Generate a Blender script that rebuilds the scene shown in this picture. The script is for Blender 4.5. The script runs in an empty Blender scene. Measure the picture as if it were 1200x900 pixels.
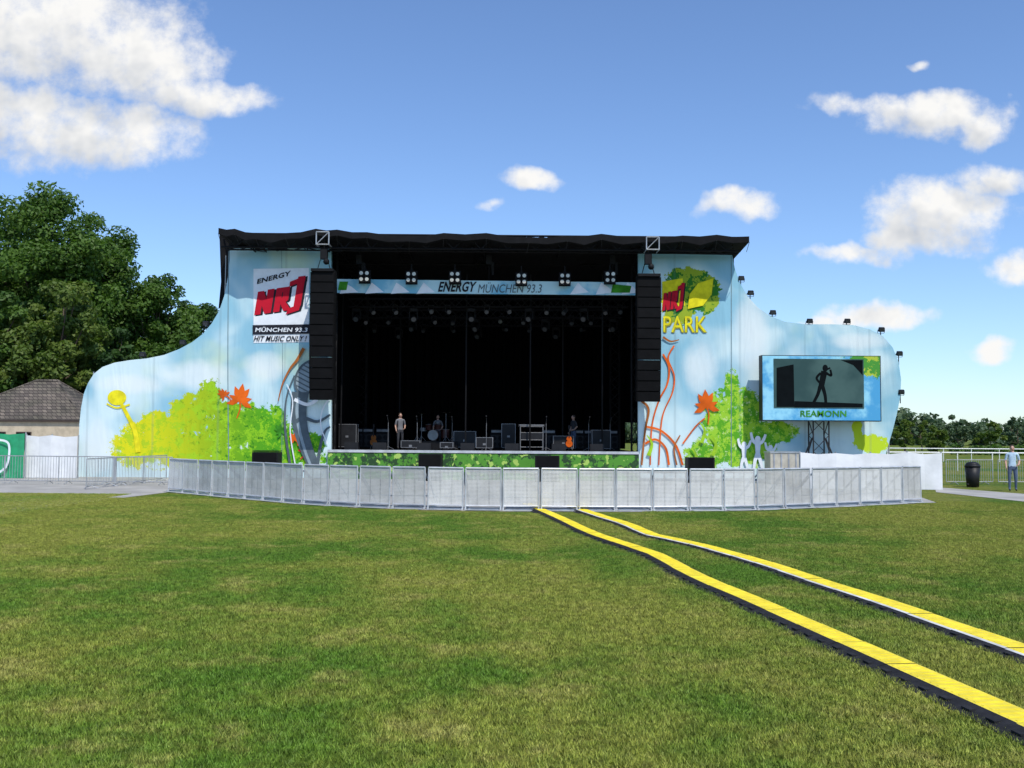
import bpy, math, random
import numpy as np
from mathutils import Vector, Matrix
random.seed(7); np.random.seed(7)
S=bpy.context.scene
S.view_settings.view_transform='Standard'
try: S.view_settings.look='None'
except: pass
S.view_settings.exposure=0

# ------------------------------------------------------------------ camera
F=1150.0; CAMZ=2.0
cam=bpy.data.cameras.new('camera'); camo=bpy.data.objects.new('camera',cam); S.collection.objects.link(camo)
cam.sensor_width=36; cam.lens=F/1200*36; cam.clip_end=6000; cam.clip_start=0.1
R=Matrix.Rotation(math.radians(90)+math.atan(61/F),3,'X')@Matrix.Rotation(math.radians(0.4),3,'Z')
camo.matrix_world=Matrix.Translation((0,0,CAMZ))@R.to_4x4()
S.camera=camo
def ray(px,py): return R@Vector(((px-600)/F,(450-py)/F,-1))
def W(px,py,D):            # survey: measured bearing -> metric point in the plane y=D
    r=ray(px,py); t=D/r.y; return Vector((r.x*t,D,CAMZ+r.z*t))
def G(px,py,z=0.0):        # survey: point on the ground
    r=ray(px,py); t=(z-CAMZ)/r.z; return Vector((r.x*t,r.y*t,z))

# ------------------------------------------------------------------ helpers
class MB:
    def __init__(s): s.v=[];s.f=[];s.m=[]
    def face(s,pts,m=0):
        b=len(s.v); s.v+= [tuple(p) for p in pts]; s.f.append(tuple(range(b,b+len(pts)))); s.m.append(m)
    def box(s,c,sz,m=0,rot=None,taper=1.0):
        c=Vector(c); b=len(s.v); x,y,z=sz[0]/2,sz[1]/2,sz[2]/2
        for dz in(-1,1):
            k=taper if dz>0 else 1
            for dx,dy in((-1,-1),(1,-1),(1,1),(-1,1)):
                p=Vector((dx*x*k,dy*y*k,dz*z))
                if rot: p=rot@p
                s.v.append(tuple(c+p))
        for f in((3,2,1,0),(4,5,6,7),(0,1,5,4),(1,2,6,5),(2,3,7,6),(3,0,4,7)):
            s.f.append(tuple(b+i for i in f)); s.m.append(m)
    def tube(s,p,q,r,m=0,seg=6,r2=None,cap=True):
        p=Vector(p);q=Vector(q); d=(q-p)
        if d.length<1e-6: return
        d.normalize(); a=d.orthogonal().normalized(); c=d.cross(a); r2=r if r2 is None else r2
        b=len(s.v)
        for i in range(seg):
            t=2*math.pi*i/seg; s.v.append(tuple(p+(a*math.cos(t)+c*math.sin(t))*r))
        for i in range(seg):
            t=2*math.pi*i/seg; s.v.append(tuple(q+(a*math.cos(t)+c*math.sin(t))*r2))
        for i in range(seg):
            j=(i+1)%seg; s.f.append((b+i,b+j,b+seg+j,b+seg+i)); s.m.append(m)
        if cap:
            s.f.append(tuple(b+i for i in reversed(range(seg)))); s.m.append(m)
            s.f.append(tuple(b+seg+i for i in range(seg))); s.m.append(m)
    def ball(s,c,r,m=0,n=10,k=7):
        c=Vector(c); b=len(s.v)
        if not hasattr(r,'__len__'): r=(r,r,r)
        for i in range(k+1):
            th=math.pi*i/k
            for j in range(n):
                ph=2*math.pi*j/n
                s.v.append((c.x+r[0]*math.sin(th)*math.cos(ph),c.y+r[1]*math.sin(th)*math.sin(ph),c.z+r[2]*math.cos(th)))
        for i in range(k):
            for j in range(n):
                j2=(j+1)%n; s.f.append((b+i*n+j,b+(i+1)*n+j,b+(i+1)*n+j2,b+i*n+j2)); s.m.append(m)
    def truss(s,p,q,w,m=0,r=0.03,step=None):
        p=Vector(p);q=Vector(q); d=q-p; L=d.length; d.normalize()
        up=Vector((0,0,1)) if abs(d.z)<.9 else Vector((0,1,0))
        a=d.cross(up).normalized()*w/2; u=a.cross(d).normalized()*w/2
        cs=[a+u,a-u,-a-u,-a+u]
        for c in cs: s.tube(p+c,q+c,r,m,5)
        n=max(1,round(L/(step or w))); st=L/n
        for i in range(n):
            for k in range(4):
                c1,c2=cs[k],cs[(k+1)%4]
                if i%2: c1,c2=c2,c1
                s.tube(p+d*st*i+c1,p+d*st*(i+1)+c2,r*.6,m,4,cap=False)
    def build(s,name,mats,parent=None,smooth=False):
        me=bpy.data.meshes.new(name); me.from_pydata(s.v,[],s.f)
        for mt in mats: me.materials.append(mt)
        me.polygons.foreach_set('material_index',s.m)
        if smooth: me.polygons.foreach_set('use_smooth',[True]*len(s.f))
        me.update()
        o=bpy.data.objects.new(name,me); S.collection.objects.link(o)
        if parent: o.parent=parent
        return o
def empty(name,loc=(0,0,0)):
    e=bpy.data.objects.new(name,None); S.collection.objects.link(e); e.location=loc; e.empty_display_size=.2; return e

class NT:
    def __init__(s,tree): s.t=tree; s.n=tree.nodes; s.l=tree.links
    def new(s,ty,**kw):
        n=s.n.new(ty)
        for k,v in kw.items(): setattr(n,k,v)
        return n
    def put(s,inp,v):
        if v is None: return
        if isinstance(v,bpy.types.NodeSocket): s.l.new(v,inp)
        else: inp.default_value=v
    def m(s,op,a,b=None,c=None,clamp=False):
        n=s.new('ShaderNodeMath',operation=op,use_clamp=clamp); s.put(n.inputs[0],a); s.put(n.inputs[1],b); s.put(n.inputs[2],c); return n.outputs[0]
    def vm(s,op,a,b=None):
        n=s.new('ShaderNodeVectorMath',operation=op); s.put(n.inputs[0],a); s.put(n.inputs[1],b)
        return n.outputs['Value'] if op in('LENGTH','DOT_PRODUCT') else n.outputs[0]
    def noise(s,vec,scale,detail=4,rough=.5,dist=0,out=0):
        n=s.new('ShaderNodeTexNoise'); s.put(n.inputs['Vector'],vec); n.inputs['Scale'].default_value=scale
        n.inputs['Detail'].default_value=detail; n.inputs['Roughness'].default_value=rough; n.inputs['Distortion'].default_value=dist
        return n.outputs[out]
    def sstep(s,x,a,b,lo=0,hi=1):
        n=s.new('ShaderNodeMapRange',interpolation_type='SMOOTHSTEP'); s.put(n.inputs[0],x)
        for i,v in enumerate((a,b,lo,hi)): n.inputs[i+1].default_value=v
        return n.outputs[0]
    def mix(s,f,a,b,blend='MIX'):
        n=s.new('ShaderNodeMix',data_type='RGBA',blend_type=blend); s.put(n.inputs[0],f)
        for i,v in((6,a),(7,b)):
            if not isinstance(v,bpy.types.NodeSocket): v=(v[0],v[1],v[2],1)
            s.put(n.inputs[i],v)
        return n.outputs[2]
    def pos(s): return s.new('ShaderNodeNewGeometry').outputs['Position']
def newmat(name):
    m=bpy.data.materials.new(name); m.use_nodes=True; t=NT(m.node_tree); b=m.node_tree.nodes['Principled BSDF']; return m,t,b
def mat(name,col,rough=.6,metal=0,var=.15,scale=3,bump=0,bscale=20,spec=.5):
    m,t,b=newmat(name); p=t.pos()
    n=t.noise(p,scale,3,.6)
    f=t.sstep(n,.3,.7)
    c=t.mix(f,[x*(1-var) for x in col],[min(1,x*(1+var)) for x in col])
    t.put(b.inputs['Base Color'],c); b.inputs['Roughness'].default_value=rough; b.inputs['Metallic'].default_value=metal
    b.inputs['Specular IOR Level'].default_value=spec
    if bump:
        bn=t.new('ShaderNodeBump'); t.put(bn.inputs['Height'],t.noise(p,bscale,3)); bn.inputs['Strength'].default_value=bump; bn.inputs['Distance'].default_value=.03
        t.put(b.inputs['Normal'],bn.outputs[0])
    return m
BLACK=mat('black_paint',(.009,.009,.010),.6,spec=.15)
DRAPE=mat('black_drape',(.003,.003,.0035),.95,spec=.03)
CANV=mat('canopy_fabric',(.010,.010,.011),.8,bump=.5,bscale=1.5,spec=.1)
STEEL=mat('galvanised_steel',(.45,.46,.47),.45,.6)
ALU=mat('aluminium',(.55,.56,.57),.4,.4)
DKSTEEL=mat('dark_steel',(.035,.035,.038),.55,.2,spec=.25)
STGMET=mat('black_metal',(.018,.018,.02),.5,.1,spec=.25)
WHITE=mat('white_plastic',(.78,.78,.76),.5,var=.06)
WTARP=mat('white_tarpaulin',(.70,.71,.71),.6,var=.08,scale=1.2,bump=.6,bscale=2.2)
GTARP=mat('green_tarpaulin',(.02,.30,.13),.6,bump=.5,bscale=2)
RED=mat('red_print',(.50,.012,.03),.8,var=.06,spec=.1)
BLKP=mat('black_print',(.02,.022,.03),.8,spec=.1)
WHP=mat('white_print',(.74,.78,.82),.8,var=.05,spec=.1)
ORG=mat('orange_print',(.68,.12,.012),.8,var=.25,scale=1,spec=.1)
BRN=mat('brown_print',(.36,.12,.03),.8,spec=.1)
GRYP=mat('grey_print',(.09,.12,.14),.8,spec=.1)
MGRY=mat('mid_grey_print',(.26,.33,.37),.8,spec=.1)
YELP=mat('yellow_print',(.75,.66,.02),.8,spec=.1)
OLVP=mat('olive_print',(.30,.28,.03),.8,spec=.1)
GRNP=mat('green_print',(.05,.24,.02),.8,var=.3,spec=.1)
LIMP=mat('lime_print',(.33,.56,.03),.8,var=.2,spec=.1)
BARK=mat('bark',(.09,.065,.045),.9,bump=.6,bscale=8)

# ------------------------------------------------------------------ world : Nishita sky + cumulus
SUN_EL=54; SUN_ROT=155
w=bpy.data.worlds.new('World'); S.world=w; w.use_nodes=True
t=NT(w.node_tree); bg=w.node_tree.nodes['Background']; outw=w.node_tree.nodes['World Output']
sky=t.new('ShaderNodeTexSky',sky_type='NISHITA'); sky.sun_disc=False
sky.sun_elevation=math.radians(SUN_EL); sky.sun_rotation=math.radians(SUN_ROT)
sky.altitude=300; sky.air_density=1.0; sky.dust_density=.4; sky.ozone_density=2.0
skyc=t.mix(1.0,sky.outputs[0],(.92,1.06,1.27),'MULTIPLY')
t.put(bg.inputs[0],skyc); bg.inputs[1].default_value=.14
tc=t.new('ShaderNodeTexCoord').outputs['Generated']
sp=t.new('ShaderNodeSeparateXYZ'); t.put(sp.inputs[0],tc)
yy=t.m('MAXIMUM',sp.outputs[1],.05)
u=t.m('DIVIDE',sp.outputs[0],yy); v=t.m('DIVIDE',sp.outputs[2],yy)
cb=t.new('ShaderNodeCombineXYZ'); t.put(cb.inputs[0],u); t.put(cb.inputs[1],v)
uv=cb.outputs[0]
wn=t.noise(uv,16,3,.55,out=1)
off=t.vm('MULTIPLY',t.vm('SUBTRACT',wn,(.5,.5,.5)),(.06,.045,0))
uvw=t.vm('ADD',uv,off)
clouds=[(55,35,150,62,1),(160,72,90,50,1),(222,115,75,22,1),(105,158,115,38,1),(10,130,60,40,1),
 (622,212,38,15,1),(866,240,45,18,.9),(1100,134,74,22,1),(1140,142,34,22,1),(995,122,60,15,.45),
 (1100,252,80,40,1),(1165,210,44,22,.9),(1000,298,50,11,.85),(1065,282,48,22,1),(1190,314,38,18,1),(1030,366,60,16,1),(965,374,32,8,.7),
 (1163,409,30,14,1),(1080,78,18,8,.7),(575,243,26,8,.25)]
mx=None; mg=None
for (cx,cy,a,b,k) in clouds:
    r=ray(cx,cy); cu,cv=r.x/r.y,r.z/r.y
    d=t.vm('MULTIPLY',t.vm('SUBTRACT',uvw,(cu,cv,0)),(F/a/1.15,F/b/1.15,0))
    e=t.m('MULTIPLY_ADD',t.vm('DOT_PRODUCT',d,d),-1,k)
    mx=e if mx is None else t.m('MAXIMUM',mx,e)
    if b>19:
        d2=t.vm('ADD',d,(.25,.75,0))
        e2=t.m('MULTIPLY_ADD',t.vm('DOT_PRODUCT',d2,d2),-1,1)
        mg=e2 if mg is None else t.m('MAXIMUM',mg,e2)
mx=t.m('MAXIMUM',mx,-1.5)
fn=t.noise(uv,30,6,.62)
dens=t.m('ADD',mx,t.m('MULTIPLY',t.m('SUBTRACT',fn,.5),2.3))
cmask=t.sstep(dens,-.35,1.0)
fn2=t.noise(t.vm('ADD',uv,(.008,.010,0)),22,3,.55); fn3=t.noise(uv,22,3,.55)
relief=t.m('SUBTRACT',fn3,fn2)
shade=t.m('ADD',t.m('MULTIPLY',t.sstep(mg,-.1,1.0),-.38),t.m('MULTIPLY',relief,1.0))
shade=t.m('ADD',shade,1.0,clamp=True)
cc=t.mix(shade,(.38,.44,.54),(1.0,.99,.97))
bg2=t.new('ShaderNodeBackground'); t.put(bg2.inputs[0],cc); bg2.inputs[1].default_value=.97
msk=t.m('MULTIPLY',cmask,t.m('GREATER_THAN',sp.outputs[1],.06))
ms=t.new('ShaderNodeMixShader'); t.put(ms.inputs[0],msk); t.l.new(bg.outputs[0],ms.inputs[1]); t.l.new(bg2.outputs[0],ms.inputs[2])
t.l.new(ms.outputs[0],outw.inputs[0])
try:
    w.cycles.sampling_method='MANUAL'; w.cycles.sample_map_resolution=256
except: pass
sl=bpy.data.lights.new('sun','SUN'); sl.energy=4.0; sl.angle=math.radians(.5); sl.color=(1,.95,.87)
so=bpy.data.objects.new('sun',sl); S.collection.objects.link(so)
el=math.radians(SUN_EL); az=math.radians(SUN_ROT)
sd=Vector((math.sin(az)*math.cos(el),math.cos(az)*math.cos(el),math.sin(el)))
so.rotation_euler=sd.to_track_quat('Z','Y').to_euler(); so.location=(20,-20,40)

# ------------------------------------------------------------------ ground
def grass_color(t,p):
    a=t.noise(p,.13,3,.6); b=t.noise(p,1.0,4,.7)
    f=t.sstep(t.m('ADD',t.m('MULTIPLY',a,.8),t.m('MULTIPLY',b,.35)),.46,.66)
    c1=t.mix(f,(.092,.185,.018),(.240,.262,.045))
    f2=t.sstep(b,.52,.70)
    c1=t.mix(t.m('MULTIPLY',f2,.5),c1,(.34,.31,.10))
    c=t.noise(p,9,2,.7)
    k=t.sstep(c,.25,.75,.55,1.4)
    cx=t.new('ShaderNodeCombineXYZ'); 
    for i in range(3): t.put(cx.inputs[i],k)
    return t.mix(1.0,c1,cx.outputs[0],'MULTIPLY')
GRASS,t,b=newmat('lawn'); p=t.pos()
gc=t.mix(1,grass_color(t,p),(.68,.68,.68),'MULTIPLY')
t.put(b.inputs['Base Color'],gc); b.inputs['Roughness'].default_value=.9; b.inputs['Specular IOR Level'].default_value=.1
bn=t.new('ShaderNodeBump'); t.put(bn.inputs['Height'],t.noise(p,35,3,.7)); bn.inputs['Strength'].default_value=.9; bn.inputs['Distance'].default_value=.03
t.put(b.inputs['Normal'],bn.outputs[0])
BLADE,t,b=newmat('grass_blade'); p=t.pos()
gc=grass_color(t,p)
fine=t.noise(p,90,1,.5)
gc=t.mix(t.sstep(fine,.35,.75),t.mix(1,gc,(.9,.98,.85),'MULTIPLY'),t.mix(1,gc,(1.55,1.4,1.5),'MULTIPLY'))
t.put(b.inputs['Base Color'],gc); b.inputs['Roughness'].default_value=.6; b.inputs['Specular IOR Level'].default_value=.25
g=MB(); g.face([(-2500,-300,0),(2500,-300,0),(2500,4000,0),(-2500,4000,0)]); g.build('grass_ground',[GRASS])

PAVE=mat('pale_asphalt',(.36,.345,.315),.9,var=.18,scale=.7,bump=.4,bscale=40)
fence_px=[(197,576),(290,585),(390,593),(500,597),(600,598.5),(740,599),(870,598),(1000,593),(1097,588)]
edge=[G(-700,720),G(-300,650),G(0,603),G(100,589)]+[G(a,b+1) for a,b in fence_px]
yard=[(p.x,p.y,.006) for p in edge]+[(16.5,44,.006),(20,62,.006),(-75,75,.006),(-75,20,.006)]
y=MB(); y.face(yard); y.build('paved_yard',[PAVE])
pth=[G(1097,577),G(1200,588),G(1420,612),G(1430,596),G(1200,579),G(1095,571)]
y=MB(); y.face([(p.x,p.y,.010) for p in pth]); y.build('footpath',[PAVE])

def tile(n,seed):
    rs=np.random.RandomState(seed)
    bx=rs.rand(n)-.5; by=rs.rand(n)-.5
    cl=np.sin(bx*17+seed)*np.sin(by*13+seed*2)
    h=(.020+.016*rs.rand(n)+.006*cl); an=rs.rand(n)*2*np.pi; wd=.003+.0028*rs.rand(n)
    lx=(rs.rand(n)-.5)*.045; ly=(rs.rand(n)-.5)*.045
    V=np.zeros((n,3,3))
    V[:,0]=np.stack([bx-np.cos(an)*wd,by-np.sin(an)*wd,np.zeros(n)],1)
    V[:,1]=np.stack([bx+np.cos(an)*wd,by+np.sin(an)*wd,np.zeros(n)],1)
    V[:,2]=np.stack([bx+lx,by+ly,h],1)
    me=bpy.data.meshes.new('blades'); me.vertices.add(3*n); me.vertices.foreach_set('co',V.ravel())
    me.loops.add(3*n); me.loops.foreach_set('vertex_index',np.arange(3*n)); me.polygons.add(n)
    me.polygons.foreach_set('loop_start',np.arange(0,3*n,3)); me.materials.append(BLADE); me.update(calc_edges=True); return me
tiles=[tile(4800,i) for i in range(5)]
gp=empty('lawn_grass')
epts=[(p.x,p.y) for p in edge]
def edge_y(x):
    for (x0,y0),(x1,y1) in zip(epts,epts[1:]):
        if x0<=x<=x1: return y0+(y1-y0)*(x-x0)/(x1-x0)
    return 33
for yi in range(3,34):
    hw=int(.56*yi+3)
    for xi in range(-hw,hw+1):
        if yi+.4>edge_y(xi) and xi<epts[-1][0]: continue
        if xi>=epts[-1][0] and yi>31: continue
        o=bpy.data.objects.new('grass_patch',random.choice(tiles)); S.collection.objects.link(o)
        o.location=(xi,yi,0); o.rotation_euler=(0,0,random.choice((0,1,2,3))*math.pi/2); o.parent=gp

# ------------------------------------------------------------------ cable ramps
def catmull(pts,n=10):
    out=[]; P=[pts[0]]+list(pts)+[pts[-1]]
    for i in range(1,len(P)-2):
        for k in range(n):
            s=k/n; a,b,c,d=P[i-1],P[i],P[i+1],P[i+2]
            out.append(0.5*((2*b)+(c-a)*s+(2*a-5*b+4*c-d)*s*s+(3*b-a-3*c+d)*s**3))
    out.append(P[-2]); return out
YEL=mat('yellow_cable_lid',(.82,.66,.03),.55,var=.14,scale=6,spec=.3)
RUB=mat('black_rubber',(.020,.020,.022),.85,var=.3,scale=9,bump=.3,spec=.2)
WSTR=mat('pale_edge_strip',(.62,.62,.58),.6,var=.2)
def ramp(name,px,white=False):
    pts=catmull([G(a,b) for a,b in px],40)
    mb=MB(); out=[pts[0]]
    for p in pts[1:]:
        if (p-out[-1]).length>=.88: out.append(p)
    for i in range(len(out)-1):
        a,b=out[i].copy(),out[i+1].copy(); d=(b-a).normalized(); 
        a+=d*.003; b-=d*.003
        nrm=Vector((-d.y,d.x,0))
        if nrm.x>0: nrm=-nrm
        j=nrm*random.uniform(-.010,.010); a+=j; b+=j
        prof=[(-.25,.004,1),(-.145,.048,0),(.13,.05,1),(.30,.004,1)]
        if white: prof=[(-.25,.004,1),(-.145,.048,0),(.13,.05,2),(.165,.044,1),(.30,.004,1)]
        hs=random.uniform(-.003,.003)
        for k in range(len(prof)-1):
            (o1,h1,_),(o2,h2,_)=prof[k],prof[k+1]; m=prof[k][2]
            h1+=hs; h2+=hs
            mb.face([a+nrm*o1+Vector((0,0,h1)),b+nrm*o1+Vector((0,0,h1)),b+nrm*o2+Vector((0,0,h2)),a+nrm*o2+Vector((0,0,h2))],m)
        for e in(a,b): mb.face([e+nrm*o+Vector((0,0,h+hs)) for o,h,_ in prof],1)
        rot=Matrix.Rotation(math.atan2(d.y,d.x),3,'Z')
        for k in range(9):
            c=a.lerp(b,(k+.5)/9)
            mb.box(c+nrm*-.007+Vector((0,0,.0505+hs)),(.03,.22,.004),0,rot)
        for k in range(3):
            c=a.lerp(b,(k+.5)/3); mb.box(c+nrm*.215+Vector((0,0,.033+hs)),(.10,.05,.012),1,rot)
    return mb.build(name,[YEL,RUB,WSTR])
ramp('cable_ramp',[(617,592),(650,606),(690,625),(735,641),(765,651),(800,670),(835,687),(880,706),(940,733),(1000,760),(1100,805),(1200,850),(1340,912)])
ramp('cable_ramp',[(668,594),(700,605),(735,616),(765,629),(800,636),(850,649),(900,664),(960,684),(1040,710),(1120,738),(1200,766),(1380,830)],True)

# ------------------------------------------------------------------ stage barricade
PERF,t,b=newmat('perforated_sheet'); 
oi=t.new('ShaderNodeObjectInfo').outputs['Random']
p=t.new('ShaderNodeTexCoord').outputs['Object']
n=t.noise(t.pos(),2.5,4,.6)
vv=t.m('ADD',t.m('MULTIPLY',oi,.26),t.m('MULTIPLY',n,.40)); vv=t.m('ADD',vv,.27)
cx=t.new('ShaderNodeCombineXYZ'); [t.put(cx.inputs[i],vv) for i in range(3)]
t.put(b.inputs['Base Color'],t.mix(1,cx.outputs[0],(1.0,.985,.94),'MULTIPLY')); b.inputs['Roughness'].default_value=.5; b.inputs['Metallic'].default_value=.1
trn=t.new('ShaderNodeBsdfTransparent'); mxs=t.new('ShaderNodeMixShader')
vo=t.new('ShaderNodeTexVoronoi'); vo.inputs['Randomness'].default_value=0; vo.inputs['Scale'].default_value=28; t.put(vo.inputs['Vector'],p)
hole=t.m('MULTIPLY',t.m('LESS_THAN',vo.outputs[0],.34),.8)
t.put(mxs.inputs[0],hole); t.l.new(b.outputs[0],mxs.inputs[1]); t.l.new(trn.outputs[0],mxs.inputs[2])
t.l.new(mxs.outputs[0],PERF.node_tree.nodes['Material Output'].inputs[0])
def barrier_mesh():
    mb=MB(); h=1.12; hw=.475
    mb.box((0,0,.60),(hw*2-.05,.006,h-.16),0)
    for x in(-hw,hw): mb.tube((x,0,.02),(x,0,h),.022,1,8)
    mb.tube((-hw,0,h),(hw,0,h),.028,1,8); mb.tube((-hw,0,.12),(hw,0,.12),.02,1,8)
    mb.box((0,.02,h-.07),(hw*2-.06,.03,.09),1)
    for x in(-hw,hw):
        mb.tube((x,.02,h-.15),(x*.98,1.0,.06),.022,1,6)
        mb.box((x,.5,.03),(.05,1.1,.05),1)
    mb.box((0,-.10,.012),(hw*2-.04,.26,.012),1)
    mb.box((0,.52,.03),(hw*2-.1,.95,.02),1); mb.box((0,.42,.33),(hw*2-.08,.28,.02),1)
    for x in(-.16,.16): mb.box((x,.018,.6),(.03,.03,h-.2),2)
    o=mb.build('tmp',[PERF,ALU,STGMET]); m=o.data; bpy.data.objects.remove(o); return m
bm_=barrier_mesh(); bg_=empty('stage_barricade')
fp=catmull([G(a,b) for a,b in fence_px],60); outp=[fp[0]]
for p in fp[1:]:
    if (p-outp[-1]).length>=1.0: outp.append(p)
for i in range(len(outp)-1):
    a,b=outp[i],outp[i+1]; c=(a+b)/2; an=math.atan2(b.y-a.y,b.x-a.x)
    o=bpy.data.objects.new('barrier_panel',bm_); S.collection.objects.link(o); o.parent=bg_
    o.location=(c.x,c.y,.006); o.rotation_euler=(random.uniform(-.03,.012),random.uniform(-.008,.008),an+random.uniform(-.06,.06))

def ccb():
    mb=MB(); L=2.3; 
    for z in(.12,1.08): mb.tube((-L/2,0,z),(L/2,0,z),.019,0,6)
    for x in(-L/2,L/2): mb.tube((x,0,.12),(x,0,1.08),.019,0,6)
    for i in range(1,20): mb.tube((-L/2+L*i/20,0,.12),(-L/2+L*i/20,0,1.08),.008,0,4)
    for x in(-.75,.75): mb.tube((x,-.28,.02),(x,0,.12),.016,0,5); mb.tube((x,.28,.02),(x,0,.12),.016,0,5)
    o=mb.build('tmp',[STEEL]); m=o.data; bpy.data.objects.remove(o); return m
cm=ccb()
def place_ccb(a,b,name='crowd_control_barrier'):
    L=(b-a).length; n=max(1,round(L/2.4)); an=math.atan2(b.y-a.y,b.x-a.x)
    for i in range(n):
        c=a.lerp(b,(i+.5)/n); o=bpy.data.objects.new(name,cm); S.collection.objects.link(o); o.location=(c.x,c.y,.008); o.rotation_euler=(0,0,an+random.uniform(-.07,.07))
place_ccb(G(-60,566),G(200,569)); place_ccb(G(100,574),G(195,563.5)); place_ccb(G(1105,568),G(1290,568))

# ------------------------------------------------------------------ concert stage
D=45.0
stage=empty('concert_stage',(0,0,0))
L0=W(385,527,D); R0=W(748,528,D); zd=L0.z
mb=MB()
cx=(L0.x+R0.x)/2; wx=R0.x-L0.x
mb.box((cx,D+5.6,zd-.1),(wx,11.6,.2),0)
mb.box((cx,D-.22,zd-.05),(wx,.06,.12),1)
for i in range(13):
    x=L0.x+wx*i/12
    for yy_ in(0,4,8,11): mb.tube((x,D+yy_,.01),(x,D+yy_,zd-.2),.04,1)
mb.build('deck',[DRAPE,ALU],stage)
FASC,t,b=newmat('fascia_print'); p=t.pos(); n=t.noise(p,2.4,6,.75); 
c=t.mix(t.sstep(n,.47,.5),(.012,.05,.012),(.07,.25,.02)); c=t.mix(t.sstep(t.noise(p,3.3,4),.60,.61),c,(.35,.52,.10))
t.put(b.inputs['Base Color'],c); b.inputs['Roughness'].default_value=.8
mb=MB(); mb.box((cx,D-.2,(zd-.12)/2),(wx,.03,zd-.14)); mb.build('deck_fascia',[FASC],stage)
def drape(name,a,b,z0,z1,fold=.12,wl=.5,mt=DRAPE):
    a=Vector(a);b=Vector(b); d=b-a; L=d.length; d.normalize(); nn=Vector((-d.y,d.x,0)); n=int(L/ (wl/6)); mb=MB()
    pr=None
    for i in range(n+1):
        s=L*i/n; o=a+d*s+nn*fold*math.sin(s/wl*6.28+math.sin(s*1.7))
        if pr is not None: mb.face([(pr.x,pr.y,z0),(o.x,o.y,z0),(o.x,o.y,z1),(pr.x,pr.y,z1)])
        pr=o
    return mb.build(name,[mt],stage,True)
ztop=W(600,290,D).z
drape('back_drape',(L0.x-3,D+11.3,0),(R0.x+.7,D+11.3,0),zd,ztop)
drape('back_drape_upper',(R0.x+.7,D+11.3,0),(R0.x+3.2,D+11.3,0),zd+1.5,ztop)
drape('side_drape',(L0.x-.2,D+.6,0),(L0.x-.2,D+11.2,0),0,ztop)
drape('side_drape_b',(R0.x+2.6,D+3.0,0),(R0.x+2.6,D+11.2,0),zd+1.5,ztop)
cp=[(256,267),(275,268),(300,273),(335,273),(370,268),(395,269),(430,272),(480,276),(520,273),(570,273),(620,278),(665,276),(705,274),(755,277),(800,276),(840,275),(878,277)]
mb=MB(); n=len(cp)
fr=[W(a,b,D-1.6) for a,b in cp]
tk=.26
for i in range(n-1):
    a,b=fr[i],fr[i+1]; m1=(a+b)/2
    za=Vector((0,0,-tk)); sag=Vector((0,0,-random.uniform(.06,.2)))
    mb.face([a+za,m1+za+sag,b+za,b,m1+Vector((0,0,-.06)),a],0)
    A=a+Vector((0,13.5,-.9)); B=b+Vector((0,13.5,-.9))
    mb.face([a,m1+Vector((0,0,-.06)),b,B,A],0); mb.face([a+za,A+za,B+za,b+za,m1+za+sag],0); mb.face([A,B,B+za,A+za],0)
mb.build('roof_canopy',[CANV],stage)
mb=MB(); 
for i in range(n):
    a=fr[i]; mb.tube(a+Vector((0,-.02,-tk)),a+Vector((random.uniform(-.1,.1),.5,-tk-.35)),.012,0,4)
mb.build('canopy_ties',[DKSTEEL],stage)
mb=MB()
def tr_px(x0,y0,x1,y1,d,w,**k): mb.truss(W(x0,y0,d),W(x1,y1,d),w,0,**k)
tr_px(262,283,866,288,D-.9,.62,r=.04)
tr_px(262,283,866,288,D+1.4,.62,r=.04)
for dd in(3,6,9): mb.truss(W(300,292,D)+Vector((0,dd,.1)),W(830,294,D)+Vector((0,dd,.1)),.6,0,.04)
for px in(300,388,470,560,650,745,830): 
    a=W(px,284,D-.9); mb.truss(a,a+Vector((0,11.5,-.2)),.5,0,.035)
for px in(392,744):
    a=W(px,288,D+.9); mb.truss((a.x,a.y,0),a,.30,0,.03,step=.5); mb.truss((a.x,a.y+9,0),(a.x,a.y+9,a.z),.5,0,.04)
for px in(274,853):
    a=W(px,288,D+.6); mb.truss((a.x,a.y,0),a,.4,0,.035); mb.truss((a.x,a.y+9,0),(a.x,a.y+9,a.z),.4,0,.035)
for y0,dd in((352,2.0),(356,5),(358,8)): mb.truss(W(400,y0,D)+Vector((0,dd,.15)),W(742,y0,D)+Vector((0,dd,.15)),.4,0,.03)
mb.build('roof_trusses',[BLACK],stage)
mb=MB()
for px in(402,547,622,706): a=W(px,345,D+2.5); mb.tube((a.x,a.y,zd),(a.x,a.y,a.z+1),.04)
for px in(470,660): a=W(px,345,D+6); mb.tube((a.x,a.y,zd),(a.x,a.y,a.z+1),.045)
mb.build('stage_masts',[BLACK],stage)
mb=MB()
def quad(mb,px,d,m=0): mb.face([W(a,b,d) for a,b in px],m)
quad(mb,[(262,274),(385,274),(385,292),(266,292)],D+.35); quad(mb,[(748,280),(864,280),(860,299),(748,297)],D+.35)
quad(mb,[(257,272),(272,272),(270,330),(264,358),(256,362),(259,330)],D+.5)
quad(mb,[(385,276),(748,280),(748,297),(385,292)],D+1.1)
mb.build('roof_valance',[CANV],stage)
mb=MB()
for px,py in((378,279),(765,285)):
    c=W(px,py,D-1.75); s=.28
    cs=[c+Vector((dx*s,0,dz*s)) for dx,dz in((-1,-1),(1,-1),(1,1),(-1,1))]
    for i in range(4): mb.tube(cs[i],cs[(i+1)%4],.028,0)
    mb.tube(cs[0],cs[2],.02,0)
    mb.tube(cs[1],cs[1]+Vector((0,.8,0)),.03,0); mb.tube(cs[0],cs[0]+Vector((0,.8,0)),.03,0)
mb.build('tower_head_frame',[STEEL],stage)

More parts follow.
